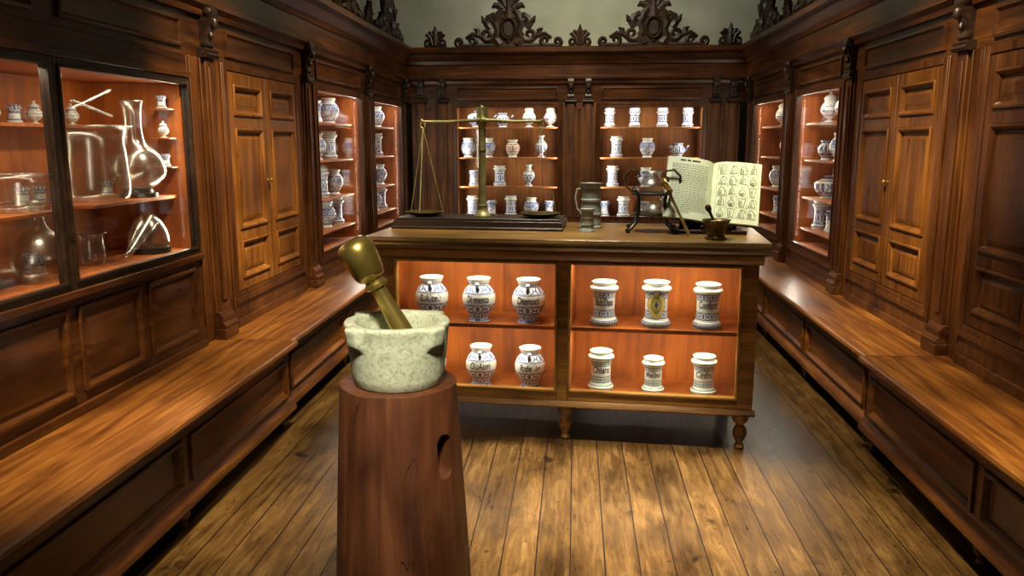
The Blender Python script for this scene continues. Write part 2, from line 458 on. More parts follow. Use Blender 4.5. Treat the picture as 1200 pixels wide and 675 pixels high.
def panel_door(root, x0, x1, z0, z1, splits, knob_x=None, mat=None):
    q = B(); st = 0.07
    q.box(x0, x1, .018, .03, z0, z1)
    q.box(x0, x0+st, -.01, .018, z0, z1); q.box(x1-st, x1, -.01, .018, z0, z1)
    zs = [z0] + splits + [z1]
    for i, zz in enumerate(zs):
        lo = zz if i == 0 else (zz-st/2 if i < len(zs)-1 else zz-st)
        q.box(x0+st, x1-st, -.01, .018, lo, lo+st)
    for i in range(len(zs)-1):
        lo = zs[i]+(st if i == 0 else st/2); hi = zs[i+1]-(st if i == len(zs)-2 else st/2)
        q.rings(x0+st, x1-st, lo, hi, [(0,-.01),(0,-.020),(.012,-.024),(.022,-.012),(.030,.006),(.045,.006),(.065,-.008),(.07,-.008)])
    d = q.obj('door', mat or wood_z, root, .003)
    if knob_x:
        q = B(); q.lathe(cr([(0,0),(.008,0),(.006,.012),(.014,.024),(.011,.034),(0,.036)]), (knob_x, -.012, (z0+z1)/2), 14, 0, Matrix.Rotation(PI/2, 4, 'X'))
        q.obj('knob', brass, d)

def cupboard(side, a, b, label, z0=0.68, z1=ZC, mat=None):
    o, r = side_m(side, a, b); w = b-a
    root = empty('cupboard', o, r, label, 'cupboard', 'panelled wall cupboards')
    q = B(); q.box(0, w, .03, .45, z0, z1); plinth(q, w, .5, z0)
    q.box(0, .05, -.015, .03, z0, z1); q.box(w-.05, w, -.015, .03, z0, z1)
    q.box(.05, w-.05, -.015, .03, z1-.04, z1); q.box(.05, w-.05, -.015, .03, z0, z0+.03)
    q.obj('body', wood_dkz, root, .003)
    h = z1-z0
    sp = [z0+h*.27, z0+h*.76]
    panel_door(root, .055, w/2-.004, z0+.035, z1-.045, sp, w/2-.03, mat)
    panel_door(root, w/2+.004, w-.055, z0+.035, z1-.045, sp, None, mat)
    return root

def pilaster(side, a, b, label, dbl=False):
    o, r = side_m(side, a, b); w = b-a
    root = empty('pilaster', o, r, label, 'pilaster', 'wall pilasters')
    q = B()
    q.box(0, w, 0.0, .45, .5, ZC)
    cols = [w/2] if not dbl else [w*.24, w*.76]
    hw = min(.058, w*.3) if not dbl else min(.045, w*.13)
    for c in cols:
        q.box(c-hw, c+hw, -.032, 0, .66, ZC)
        q.box(c-hw*.55, c+hw*.55, -.042, -.032, .72, ZC-.05)
        if not dbl:
            for e in (-1, 1): q.box(c+e*(hw+.012)-.008, c+e*(hw+.012)+.008, -.014, 0, .6, ZC)
    if not dbl:
        for e in (0.006, w-.022):
            q.box(e, e+.016, -.014, 0, .62, ZC)
    if dbl: q.rings(w*.5-(w*.26-hw)+.03, w*.5+(w*.26-hw)-.03, .72, ZC-.06, [(0,0),(0,-.012),(.012,-.014),(.02,-.002)])
    q.obj('shaft', wood_dkz if not dbl else wood_mat, root, .004)
    for c in cols:
        q = B()
        h2 = hw+.03
        q.box(c-h2, c+h2, -.07, 0.0, .502, .56)
        q.extrude([(0,.56),(-.065,.56),(-.073,.575),(-.065,.59),(-.05,.6),(-.055,.615),(-.055,.63),(-.042,.645),(-.036,.66),(0,.66)], c-h2+.005, c+h2-.005)
        q.obj('base', wood_dk, root, .003)
    for c in cols:
        q = B()
        q.extrude([(0,ZC),(-.05,ZC),(-.06,2.085),(-.05,2.10),(-.055,2.11),(-.045,2.12),(0,2.12)], c-hw-.02, c+hw+.02)
        hw2 = hw*.7
        q.extrude([(0,2.12),(-.03,2.12),(-.045,2.135),(-.045,2.155),(-.035,2.17),(-.04,2.20),(-.06,2.24),(-.072,2.27),(-.078,2.30),(-.074,2.335),(-.06,2.35),(-.04,2.35),(0,2.35)], c-hw2, c+hw2)
        for sx in (-1, 1):
            q.lathe([(0,-.01),(.024,-.01),(.024,.003),(.015,.009),(0,.012)], (c+sx*hw2, -.052, 2.312), 16, 0, Matrix.Rotation(sx*PI/2, 4, 'Y'))
            q.lathe([(0,-.008),(.016,-.008),(.016,.003),(0,.009)], (c+sx*hw2, -.03, 2.145), 14, 0, Matrix.Rotation(sx*PI/2, 4, 'Y'))
        q.lathe(cr([(0,-.03),(.017,-.022),(.022,0),(.017,.024),(0,.034)]), (c, -.072, 2.255), 14, 0)
        q.lathe(cr([(0,-.02),(.012,-.012),(.015,0),(.010,.016),(0,.03)]), (c, -.05, 2.19), 12, 0)
        q.obj('corbel', wood_carve, root, 0, 40)
    return root

PL = 'dark slim wooden pilaster with carved corbel beside display cases'
far_lab = 'tall glazed walnut display cabinet filled with majolica jars'
pilaster('left', 7.82, 8.22, PL); pilaster('left', 5.98, 6.38, PL); pilaster('left', 4.28, 4.70, PL)
pilaster('left', 9.62, 9.80, PL)
pilaster('right', 7.68, 8.05, PL); pilaster('right', 6.0, 6.38, PL); pilaster('right', 4.24, 4.64, PL)
pilaster('right', 9.45, 9.80, PL)
pilaster('back', -.16, .23, 'paired wooden pilasters between the two end cabinets', True)
pilaster('back', XL+.085, -1.47, 'wide wooden corner pilaster with paired shafts', True)
pilaster('back', 1.52, XR-.085, 'wide wooden corner pilaster with paired shafts', True)

SH_B = [1.79, 1.43, 1.08]
SH_S = [1.78, 1.46, 1.13, .85]
WH = (1, .93, .80)
OR = (1, .84, .60)
display_cabinet('back', -1.47, -.16, .68, ZC, SH_B, 'glazed end wall cabinet with rows of lidded jars', lining=wood_rb, energy=5.4, lc=WH)
display_cabinet('back', .23, 1.52, .68, ZC, SH_B, 'glazed end wall cabinet with rows of albarelli', lining=wood_rb, energy=5.4, lc=WH)
display_cabinet('left', 8.22, 9.62, .68, ZC, SH_S, far_lab, lc=WH, energy=4.4)
display_cabinet('left', 6.38, 7.82, .68, ZC, SH_S, far_lab, lc=WH, energy=4.4)
display_cabinet('right', 8.05, 9.45, .68, ZC, SH_S, 'tall glazed walnut cabinet with a round flask and jars', energy=3.8, lc=OR)
display_cabinet('right', 6.38, 7.68, .68, ZC, SH_S, far_lab, lc=WH, energy=4.4)
LCA = ('left', 1.95, 4.28)   # one long case with two glazed doors
display_cabinet(*LCA, 1.02, 1.95, [(1.34, 1.52, 2.28), (1.34, .10, 1.30), (1.70, 1.25, 2.15, .36)], 'long two-door glazed walnut case holding laboratory glassware', .5, 2.8, 'panels', frame=wood_carve, splits=(1.175,), lc=OR, topk=3.4)  # upper back shelf added to hold jars standing in for reflections
cupboard('left', 4.70, 5.98, 'double-door walnut cupboard with raised panels above bench')
cupboard('right', 4.64, 6.0, 'double-door walnut cupboard with raised panels above bench')
cupboard('right', 2.90, 4.24, 'dark double-door panelled cupboard beside carved pilaster', mat=wood_dkz)
cupboard('right', 1.55, 2.90, 'dark double-door panelled cupboard beside carved pilaster', mat=wood_dkz)
cupboard('left', 0.6, 1.95, 'dark double-door panelled cupboard beside glazed case', mat=wood_dkz)

# ------------------------------------------------------------------ benches
def bench(side, a, b, depth, label, npan):
    o, r = side_m(side, a, b); w = b-a
    root = empty('bench', o, r, label, 'bench', 'wall benches')
    q = B()
    q.extrude([(0,.462),(-depth+.03,.462),(-depth+.022,.45),(-depth+.012,.462),(-depth,.468),(-depth-.008,.48),(-depth-.004,.494),(-depth+.008,.5),(0,.5)], 0.001, w-.001)
    q.obj('seat', wood_seat, root, 0.0, 25)
    q = B(); y = -depth+.045
    q.box(0.01, w-.01, y+.02, y+.035, .13, .462)
    q.box(0.01, w-.01, y, y+.02, .40, .45); q.box(.01, w-.01, y, y+.02, .13, .19)
    q.extrude([(y+.02,.10),(y-.03,.10),(y-.03,.125),(y-.022,.14),(y-.008,.155),(y,.17),(y+.02,.17)], .01, w-.01)
    q.box(0.01, w-.01, y, -.01, .10, .13)
    st = .07
    for i in range(npan+1):
        xx = .01+(w-.02-st)*i/npan
        q.box(xx, xx+st, y, y+.02, .19, .40)
    for i in range(npan):
        x0 = .01+(w-.02-st)*i/npan+st; x1 = .01+(w-.02-st)*(i+1)/npan
        q.rings(x0, x1, .19, .40, [(0,y),(0,y-.012),(.012,y-.016),(.024,y-.002),(.03,y+.012),(.045,y+.013)])
    q.box(.01, .03, y, 0, .13, .462); q.box(w-.03, w-.01, y, 0, .13, .462)
    q.obj('front_panel', wood_x, root, .003)
    leg = B(); leg.lathe(cr([(0,0),(.020,0),(.024,.012),(.018,.024),(.030,.045),(.036,.062),(.030,.08),(.020,.088),(.034,.094),(.034,.10),(0,.10)], 2), seg=18)
    lm = leg.mesh('leg', wood_dkz)
    n = max(2, round(w/1.35)+1)
    for i in range(n):
        xx = .09+(w-.18)*i/(n-1)
        mk('leg', lm, root, loc=(xx, y+.03, 0)); 
    return root
bench('left', 4.425, 9.3, .44, 'long low walnut wall bench with panelled front', 4)
bench('left', .6, 4.42, .475, 'wide low walnut bench below glassware cases', 3)
bench('right', 4.335, 9.3, .43, 'long low walnut wall bench with panelled front', 4)
bench('right', .6, 4.33, .46, 'wide low walnut bench below panelled cupboards', 3)
bench('back', -1.5, 1.5, .48, 'low walnut bench below the end wall cabinets', 3)

# ------------------------------------------------------------------ crests on cornice
def spiral(cx, cz, r0, r1, a0, a1, n=16):
    return [(cx+(r0+(r1-r0)*i/n)*math.cos(a0+(a1-a0)*i/n), cz+(r0+(r1-r0)*i/n)*math.sin(a0+(a1-a0)*i/n)) for i in range(n+1)]
def tap(n, a, b): return [a+(b-a)*i/(n-1) for i in range(n)]
def crest_mesh():
    q = B(); K = 1.75
    q.box(-.26, .26, -.03, .02, 0, .055)
    q.poly([(-.17,.03),(.17,.03),(.205,.12),(.15,.20),(.185,.28),(.15,.36),(.09,.42),(.07,.50),(0,.58),(-.07,.50),(-.09,.42),(-.15,.36),(-.185,.28),(-.15,.20),(-.205,.12)], -.02, 0)
    for s in (-1, 1):
        f = lambda pts: [(s*x, z) for x, z in pts]
        q.ribbon(f([(.18,.02),(.30,.018),(.45,.018),(.62,.02)]), [.06,.05,.045,.05], .04)
        p = spiral(.57,.06,.05,.012,-PI/2,1.6*PI); q.ribbon(f(p), tap(len(p), .034, .018), .05, 0, K)
        p = spiral(.43,.075,.06,.012,-PI/2,-2.4*PI); q.ribbon(f(p), tap(len(p), .036, .018), .05, 0, K)
        p = [(.50,.10),(.42,.15),(.33,.13),(.27,.085),(.20,.08),(.17,.12)]; q.ribbon(f(p), tap(6, .02, .06), .05, 0, K)
        p = [(.36,.13),(.36,.19),(.40,.21)]; q.ribbon(f(p), [.05,.035,.01], .05, 0, K)
        p = spiral(.245,.14,.075,.014,-PI*.7,1.5*PI); q.ribbon(f(p), tap(len(p), .046, .02), .055, 0, 1.4)
        p = [(.21,.21),(.245,.26),(.225,.33),(.17,.36),(.14,.32)]; q.ribbon(f(p), [.05,.055,.05,.04,.02], .05, 0, K)
        p = spiral(.17,.315,.05,.012,PI*.5,-1.3*PI); q.ribbon(f(p), tap(len(p), .04, .016), .05, 0, 1.4)
        p = [(.10,.03),(.15,.10),(.12,.19),(.155,.26),(.11,.37),(.06,.43)]; q.ribbon(f(p), [.06,.045,.05,.045,.05,.03], .06, 0, K)
        p = [(.05,.40),(.10,.46),(.16,.47),(.19,.44)]; q.ribbon(f(p), [.05,.05,.035,.01], .05, 0, K)
        p = [(.03,.45),(.07,.52),(.12,.55),(.12,.58)]; q.ribbon(f(p), [.05,.045,.03,.008], .05, 0, K)
        p = [(.24,.27),(.29,.30),(.31,.35)]; q.ribbon(f(p), [.05,.035,.008], .05, 0, K)
    ring = [(.085*math.cos(t), .205+.115*math.sin(t)) for t in [2*PI*i/28 for i in range(29)]]
    q.ribbon(ring, .04, .07)
    q.poly([(.052*math.cos(t), .205+.08*math.sin(t)) for t in [2*PI*i/20 for i in range(20)]], -.05, 0)
    q.ribbon([(0,.05),(0,.10)], .05, .06)
    q.ribbon([(0,.31),(0,.40),(0,.50),(0,.62)], [.11,.09,.07,.008], .06)
    q.box(-.17, .17, -.035, .0, .33, .36)
    return q.mesh('crest', wood_carve, 30)
def finial_mesh():
    q = B(); K = 1.5
    q.box(-.13, .13, -.03, .02, 0, .03)
    for s in (-1, 1):
        f = lambda pts: [(s*x, z) for x, z in pts]
        p = spiral(.08,.06,.045,.010,-PI*.6,1.5*PI); q.ribbon(f(p), tap(len(p), .03, .014), .045, 0, K)
        q.ribbon(f([(.03,.03),(.05,.11),(.10,.15),(.12,.14)]), [.05,.04,.03,.008], .045, 0, K)
        q.ribbon(f([(.02,.12),(.05,.17),(.08,.185)]), [.04,.03,.008], .045, 0, K)
    q.ribbon([(0,.02),(0,.10),(0,.17),(0,.25)], [.05,.07,.045,.008], .055, 0, K)
    return q.mesh('finial', wood_carve, 30)
cm, fm = crest_mesh(), finial_mesh()
def put_crest(me, nm, side, t, lab, s=1.0):
    a, b = {'left': (0.6, 9.85), 'right': (0.6, 9.85), 'back': (XL, XR)}[side]
    x = t-a if side != 'right' else b-t
    p = wpos(side, a, b, (x, -.03, 2.70)); r = side_m(side, a, b)[1]
    o = mk(nm, me, None, 0, p, (0, 0, r)); o.scale = (s, s, s)
    top(o, lab, 'carved ornament', 'carved cornice ornaments'); return o
LC = 'pierced dark carved scrollwork crest standing on the cornice'
LF = 'small dark carved leaf finial standing on the cornice'
for t in (-.80, .87): put_crest(cm, 'cornice_crest', 'back', t, LC)
for t in (-1.66, .03, 1.74): put_crest(fm, 'cornice_finial', 'back', t, LF)
for sd in ('left', 'right'):
    for t in (8.9, 7.1, 5.4): put_crest(cm, 'cornice_crest', sd, t, LC)
    for t in (8.03, 6.2): put_crest(fm, 'cornice_finial', sd, t, LF)

# ------------------------------------------------------------------ ceramic vessels
def albarello(h, r): return [(0,0),(r*.84,0),(r*.90,.02*h),(r*1.0,.07*h),(r*1.0,.13*h),(r*.80,.21*h),(r*.76,.5*h),(r*.80,.74*h),(r*1.0,.82*h),(r*1.0,.88*h),(r*.80,.91*h),(r*.80,.94*h),(r*.90,.985*h),(r*.88,h),(r*.74,h),(r*.68,.9*h),(0,.88*h)]
def baluster(h, r): return [(0,0),(.60*r,0),(.64*r,.03*h),(.55*r,.08*h),(.68*r,.2*h),(.92*r,.36*h),(r,.50*h),(.97*r,.63*h),(.80*r,.76*h),(.62*r,.83*h),(.60*r,.87*h),(.68*r,.95*h),(.72*r,h),(.60*r,h),(.5*r,.9*h),(0,.88*h)]
def urn(h, r): return [(0,0),(.62*r,0),(.6*r,.04*h),(.28*r,.10*h),(.24*r,.16*h),(.6*r,.26*h),(.95*r,.44*h),(r,.58*h),(.9*r,.74*h),(.66*r,.88*h),(.62*r,.93*h),(.68*r,h),(.55*r,h),(0,.96*h)]
def lidp(h, r): return [(0,0),(r,0),(r*1.02,.08*h),(.85*r,.3*h),(.5*r,.52*h),(.2*r,.6*h),(.16*r,.68*h),(.34*r,.82*h),(.22*r,.95*h),(0,h)]
def bowlp(h, r): return [(0,0),(.5*r,0),(.5*r,.06*h),(.4*r,.14*h),(.75*r,.35*h),(.98*r,.65*h),(r,.9*h),(r*1.03,h),(r*.93,h),(0,.95*h)]
def vasep(h, r): return [(0,0),(.6*r,0),(.55*r,.05*h),(.3*r,.12*h),(.35*r,.2*h),(.85*r,.36*h),(r,.5*h),(.8*r,.66*h),(.38*r,.8*h),(.36*r,.9*h),(.55*r,h),(.4*r,h),(0,.95*h)]

KINDS = {}
def kind(name, prof, h, r, mat, lid=None, extra=None, label=''):
    q = B(); q.lathe(cr(prof(h, r), 3), seg=24)
    if extra: extra(q, h, r)
    body = q.mesh('body', mat, 60)
    lm = None
    if lid:
        q = B(); q.lathe(cr(lidp(*lid), 3), seg=20); lm = (q.mesh('lid', mat, 60), h)
    KINDS[name] = (body, lm, label)
def ewer_extra(q, h, r):
    q.tube([(r*.85,0,.45*h),(r*1.3,0,.6*h),(r*1.5,0,.8*h),(r*1.65,0,.86*h)], [.016,.012,.009,.011], 10)
    q.tube([(-r*.5,0,.9*h),(-r*1.1,0,.85*h),(-r*1.4,0,.65*h),(-r*1.2,0,.48*h),(-r*.9,0,.42*h)], .009, 8)
mA = majolica('majolica_leaf', .2, [(.12,.02),(.2,.012),(.85,.015),(.95,.015)], [(.22,.80,6)])
mB = majolica('majolica_scroll', .2, [(.15,.02),(.85,.02)], [(.55,.82,9)], blot=.54)
mC = majolica('majolica_banded', .2, [(.1,.025),(.3,.015),(.7,.015),(.9,.025)], [(.3,.7,5)], accent=(.05,.09,.28), blot=.60)
mD = majolica('majolica_orange', .2, [(.18,.015),(.88,.015)], [(.3,.8,6)], accent=(.35,.13,.05), blot=.60)
mE = majolica('plain_white_majolica', .2, [(.5,.03),(.3,.012),(.7,.012)], [], accent=(.10,.14,.25), base=(.66,.66,.60), blot=.58)
kind('albarello', albarello, .25, .078, mA, label='white and blue waisted majolica pharmacy jar')
kind('albarello_lid', albarello, .21, .072, mC, (.07, .062), label='lidded white and blue waisted pharmacy jar')
kind('small_albarello', albarello, .19, .064, mB, label='small blue patterned waisted ceramic jar')
kind('baluster', baluster, .23, .092, mB, label='round-bellied white jar with blue scrolls')
kind('orange_baluster', baluster, .21, .086, mD, label='round-bellied jar with ochre painted decoration')
kind('urn_lid', urn, .20, .080, mE, (.075, .056), label='white footed urn with domed lid')
kind('tall_urn', vasep, .26, .074, mC, label='white footed vase with narrow neck')
kind('bowl_lid', bowlp, .13, .11, mA, (.07, .105), label='low white lidded bowl with blue leaves')
kind('ewer', baluster, .17, .078, mA, extra=ewer_extra, label='white spouted jar with handle and blue leaves')
kind('mini', albarello, .105, .042, mC, label='tiny white waisted ceramic jar')
kind('mini_lid', urn, .10, .045, mE, (.04, .03), label='tiny white lidded ceramic pot')
NAMES = {'ewer': 'spouted_jar', 'bowl_lid': 'lidded_bowl', 'urn_lid': 'lidded_urn', 'tall_urn': 'footed_vase', 'mini_lid': 'lidded_pot'}
def put(kd, p, group, rz=None, s=1.0):
    body, lm, lab = KINDS[kd]
    rz = random.uniform(0, 6) if rz is None else rz
    if lm:
        e = empty(NAMES.get(kd, 'pharmacy_jar'), p, rz, lab, 'jar', group); e.scale = (s, s, s)
        mk('body', body, e); mk('lid', lm[0], e, loc=(0, 0, lm[1]))
    else:
        o = mk(NAMES.get(kd, 'pharmacy_jar'), body, None, 0, p, (0, 0, rz)); o.scale = (s, s, s)
        top(o, lab, 'jar', group)
def row(side, a, b, z, items, group, y=.22):
    for x, kd in items:
        put(kd, wpos(side, a, b, (x, y, z)), group, None if kd != 'ewer' else side_m(side, a, b)[1]+.1)
G1 = 'jars in the end wall cabinet'
bl = (-1.47, -.16)
row('back', *bl, 1.79, [(.26,'bowl_lid'),(.58,'ewer'),(.90,'urn_lid'),(1.16,'urn_lid')], G1)
row('back', *bl, 1.43, [(.15,'baluster'),(.40,'baluster'),(.70,'orange_baluster'),(1.05,'tall_urn')], G1)
row('back', *bl, 1.08, [(.22,'small_albarello'),(.54,'albarello'),(.90,'tall_urn')], G1)
row('back', *bl, .71, [(.20,'albarello'),(.44,'small_albarello'),(.68,'albarello'),(.93,'baluster'),(1.15,'small_albarello')], G1)
G2 = 'jars in the second end wall cabinet'
br = (.23, 1.52)
row('back', *br, 1.79, [(.17,'albarello_lid'),(.47,'albarello_lid'),(.80,'albarello_lid'),(1.10,'albarello_lid')], G2)
row('back', *br, 1.43, [(.26,'albarello'),(.63,'baluster'),(1.0,'ewer')], G2)
row('back', *br, 1.08, [(.22,'albarello'),(.62,'baluster'),(1.0,'albarello')], G2)
row('back', *br, .71, [(.13,'small_albarello'),(.36,'albarello'),(.62,'small_albarello'),(.88,'albarello'),(1.14,'albarello')], G2)
G3 = 'jars in the side wall cabinets'
for sd, (a, b) in (('left', (6.38, 7.82)), ('left', (8.22, 9.62)), ('right', (6.38, 7.68)), ('right', (8.05, 9.45))):
    w = b-a
    if (sd, a) == ('right', 8.05):
        row(sd, a, b, 1.13, [(.3,'baluster'),(.9,'albarello')], G3); row(sd, a, b, .85, [(.4,'small_albarello'),(.8,'albarello'),(1.1,'small_albarello')], G3)
        row(sd, a, b, 1.78, [(.4,'urn_lid'),(1.0,'urn_lid')], G3)
        continue
    row(sd, a, b, 1.78, [(w*.2,'urn_lid'),(w*.5,'small_albarello' if sd=='left' else 'urn_lid'),(w*.78,'baluster')], G3)
    row(sd, a, b, 1.46, [(w*.18,'ewer'),(w*.48,'baluster'),(w*.75,'albarello')], G3)
    row(sd, a, b, 1.13, [(w*.25,'bowl_lid'),(w*.55,'albarello'),(w*.82,'baluster')], G3)
    row(sd, a, b, .85, [(w*.15,'albarello'),(w*.4,'small_albarello'),(w*.62,'baluster'),(w*.85,'albarello')], G3)
p = wpos('right', 8.05, 9.45, (.7, .22, 1.46))
e = empty('round_flask', p, 0, 'round amber flask on a small stand', 'flask')
q = B(); q.lathe(cr([(0,.03),(.06,.05),(.095,.12),(.06,.19),(.02,.22),(.018,.27),(.028,.28),(0,.275)]), seg=20); q.obj('bulb', simple('amber_glaze', (.45,.22,.08), .2), e)
q = B(); q.lathe([(0,0),(.06,0),(.05,.02),(.03,.045),(0,.05)], seg=20); q.obj('stand', black_base, e)

# ------------------------------------------------------------------ glassware case (world Y along the case)
def lc(y, d, z): return wpos(*LCA, (y-1.95, d, z))
GL = 'laboratory glassware'
def rimmed(r, z, t=.004):
    return [(r+t*math.cos(a), z+t*math.sin(a)) for a in [2*PI*i/8 for i in range(9)]]
def glass_mesh(q, prof):
    q.lathe(cr(prof, 5), seg=48, cap=False)
    q.lathe(rimmed(*prof[-1]), seg=48, cap=False)
def glass_lathe(nm, prof, p, label, cat='glassware', grp=GL):
    q = B(); glass_mesh(q, prof); o = q.obj(nm, ware, None, 0, 80, p); return top(o, label, cat, grp)
def jarglass(h, r): return [(0,.004),(r*.80,.006),(r*.98,.04),(r,h*.25),(r*.96,h*.55),(r*.90,h*.8),(r*.98,h*.93),(r*1.16,h)]
glass_lathe('glass_jar', jarglass(.35, .14), lc(3.72, .20, 1.34), 'large clear wide-mouthed glass jar on shelf')
p = lc(4.03, .18, 1.34)
e = empty('round_bottom_flask', p, 0, 'clear round-bottomed glass flask with long neck on black stand', 'flask', GL)
q = B(); glass_mesh(q, [(0,.03),(.07,.045),(.130,.10),(.138,.15),(.110,.22),(.058,.27),(.042,.33),(.044,.43),(.055,.48)]); q.obj('bulb', ware, e, 0, 80)
q = B(); q.lathe([(0,0),(.095,0),(.095,.022),(.075,.026),(.07,.04),(.04,.045),(0,.045)], seg=28); q.obj('stand', black_base, e)
p = lc(4.06, .16, 1.05)
e = empty('glass_alembic_head', p, 0, 'clear conical glass alembic head with long beak on black base', 'glassware', GL)
q = B(); q.lathe(cr([(.096,.036),(.100,.06),(.092,.11),(.072,.155),(.048,.185),(.02,.205),(0,.212)], 4), seg=48, cap=False); q.obj('dome', ware, e, 0, 80)
q = B(); q.tube([(.02,-.02,.17),(.018,-.06,.14),(.012,-.13,.085),(.005,-.20,.03),(.0,-.235,.014)], [.045,.040,.030,.018,.012], 20, cap=False); q.obj('beak', ware, e, 0, 80)
q = B(); q.lathe([(0,0),(.105,0),(.105,.03),(.088,.036),(0,.036)], seg=32); q.obj('stand', black_base, e)
o_, r_ = side_m(*LCA)
for z0_, z1_ in ((1.765, 1.86), (1.80, 1.74)):
    q = B(); q.tube([(1.55,.16,z0_),(1.86,.16,z1_)], .006, 10)
    o = q.obj('glass_rod', ware, None, 0, 80, o_, (0, 0, r_)); top(o, 'clear glass rod crossed above the glass jar', 'glass rod', 'glass rods')
glass_lathe('glass_beaker', jarglass(.15, .055), lc(3.62, .2, 1.05), 'small clear glass beaker on case floor')
glass_lathe('glass_bowl', jarglass(.15, .11), lc(3.10, .13, 1.34), 'wide clear glass bowl on the case shelf')
glass_lathe('glass_flask', [(0,.004),(.07,.01),(.115,.08),(.09,.17),(.035,.23),(.026,.28),(.034,.33)], lc(3.16, .14, 1.05), 'clear round glass flask on the case floor', 'flask')
for zz in (1.49, 1.64, 1.79):  # added shelves for jars that stand in for reflections in the glass
    q = B(); q.box(0, .08, -.05, .05, -.008, 0); o = q.obj('reflection_shelf', wood_in, None, .002, 35, lc(4.157, .11, zz), (0, 0, PI/2)); top(o, 'narrow added wooden shelf, its tiny jar standing in for a reflection', 'shelf', 'added corner shelves')
for i, zz in enumerate((1.49, 1.64, 1.79)):
    put('mini' if i % 2 == 0 else 'mini_lid', lc(4.198, .11, zz), 'tiny jars in the glassware case', s=.62)  # column of jars modelled in place of small reflections in the pane
GM = 'tiny jars in the glassware case'
for i, yy in enumerate((3.36, 3.50, 3.64, 3.78, 3.92)): put('mini' if i % 2 else 'mini_lid', lc(yy, .43, 1.70), GM, s=.75)  # upper jar row stands in for reflections on the case glass
for yy, dd in ((3.30,.25),(3.38,.34),(3.52,.25)): put('mini', lc(yy, dd, 1.05), GM, s=.8)
for yy, dd in ((3.50,.43),(3.62,.43),(4.16,.42)): put('mini', lc(yy, dd, 1.34), GM, s=.75)

# ------------------------------------------------------------------ counter
CX, CY, CR = -.062, 4.26, math.radians(-4.6)
CM = Matrix.Translation((CX, CY, 0)) @ Matrix.Rotation(CR, 4, 'Z')
def cw(x, y, z): return CM @ Vector((x, y, z))
ZT = 1.118; W = 1.005; DP = .86
ctr = empty('pharmacy_counter', (CX, CY, 0), CR, 'golden-brown wooden counter with two lit glazed compartments of jars', 'counter')
OPN = [(-.915, -.025), (.035, .925)]; OZ0, OZ1 = .285, .995
q = B()
q.box(-W, W, DP-.03, DP, .21, 1.05)
q.box(-W, -W+.03, .0, DP-.03, .21, 1.05); q.box(W-.03, W, 0, DP-.03, .21, 1.05)
q.box(-W, W, 0.0, DP, .205, .235); q.box(-W+.03, W-.03, .02, DP-.03, 1.03, 1.05)
q.box(-.02, .03, .03, .42, .235, 1.03)
q.obj('body', wood_ctr, ctr, .002)
q = B()
q.box(-W, OPN[0][0], -.01, .03, .235, 1.03); q.box(OPN[1][1], W, -.01, .03, .235, 1.03); q.box(OPN[0][1], OPN[1][0], -.01, .03, .235, 1.03)
for x0, x1 in OPN:
    q.box(x0, x1, -.01, .03, OZ1, 1.03); q.box(x0, x1, -.01, .03, .235, OZ0)
q.extrude([(-.01,1.0),(-.02,1.005),(-.026,1.015),(-.035,1.03),(-.035,1.05),(-.01,1.05)], -W-.02, W+.02)
q.extrude([(.0,.20),(-.022,.20),(-.028,.206),(-.024,.214),(-.016,.225),(-.01,.235),(0,.235)], -W-.015, W+.015)
q.obj('face_frame', wood_ctr, ctr, .003)
for x0, x1 in OPN:
    q = B(); t = .012
    q.box(x0, x0+t, -.02, 0.02, OZ0, OZ1); q.box(x1-t, x1, -.02, .02, OZ0, OZ1); q.box(x0+t, x1-t, -.02, .02, OZ0, OZ0+t); q.box(x0+t, x1-t, -.02, .02, OZ1-t, OZ1)
    q.obj('gilt_moulding', wood_gold, ctr, .002)
q = B()
q.box(-W+.03, W-.03, .40, .42, .235, 1.03)
q.box(-W+.03, W-.03, .03, .40, .235, .265)
q.box(-W+.03, -W+.05, .03, .4, .265, 1.03); q.box(W-.05, W-.03, .03, .4, .265, 1.03)
q.box(-.035, -.02, .03, .40, .265, 1.03); q.box(.03, .045, .03, .40, .265, 1.03)
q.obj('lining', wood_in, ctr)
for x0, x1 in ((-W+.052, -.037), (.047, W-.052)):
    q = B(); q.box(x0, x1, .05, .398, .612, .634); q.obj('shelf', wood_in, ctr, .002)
for x0, x1 in OPN:
    q = B(); q.box(x0+.012, x1-.012, .004, .008, OZ0+.012, OZ1-.012); q.obj('glass_pane', pane, ctr)
q = B()
q.extrude([(-.03,1.05),(-.05,1.06),(-.06,1.075),(-.055,1.09),(-.06,1.10),(-.055,ZT),(DP+.04,ZT),(DP+.04,1.05)], -W-.065, W+.05)
q.obj('worktop', wood_top, ctr, .003, 25)
q = B(); q.lathe(cr([(0,0),(.022,0),(.028,.014),(.018,.035),(.03,.062),(.038,.09),(.03,.118),(.018,.135),(.036,.15),(.042,.168),(.042,.203),(0,.203)], 2), seg=20); lm = q.mesh('leg', wood_ctr)
for x in (-W+.06, 0.02, W-.05):
    for y in (.05, DP-.07): mk('leg', lm, ctr, loc=(x, y, .0))
q = B()
q.rings(.10, DP-.1, .30, .96, [(0,0),(0,-.012),(.014,-.016),(.026,.0),(.05,.0)])
o = q.obj('end_panel', wood_ctr, ctr, .0, 35, (W+.001, 0, 0), (0, 0, PI/2))
for x0, x1 in OPN:
    for zz, en in ((1.02, 5.8), (.606, 5.0)):
        a_, t_ = cw((x0+x1)/2, .055, zz-.004), cw((x0+x1)/2, .26, zz-.5)
        area('counter_strip_light', a_, t_, x1-x0-.1, .02, en, (1, .86, .62))

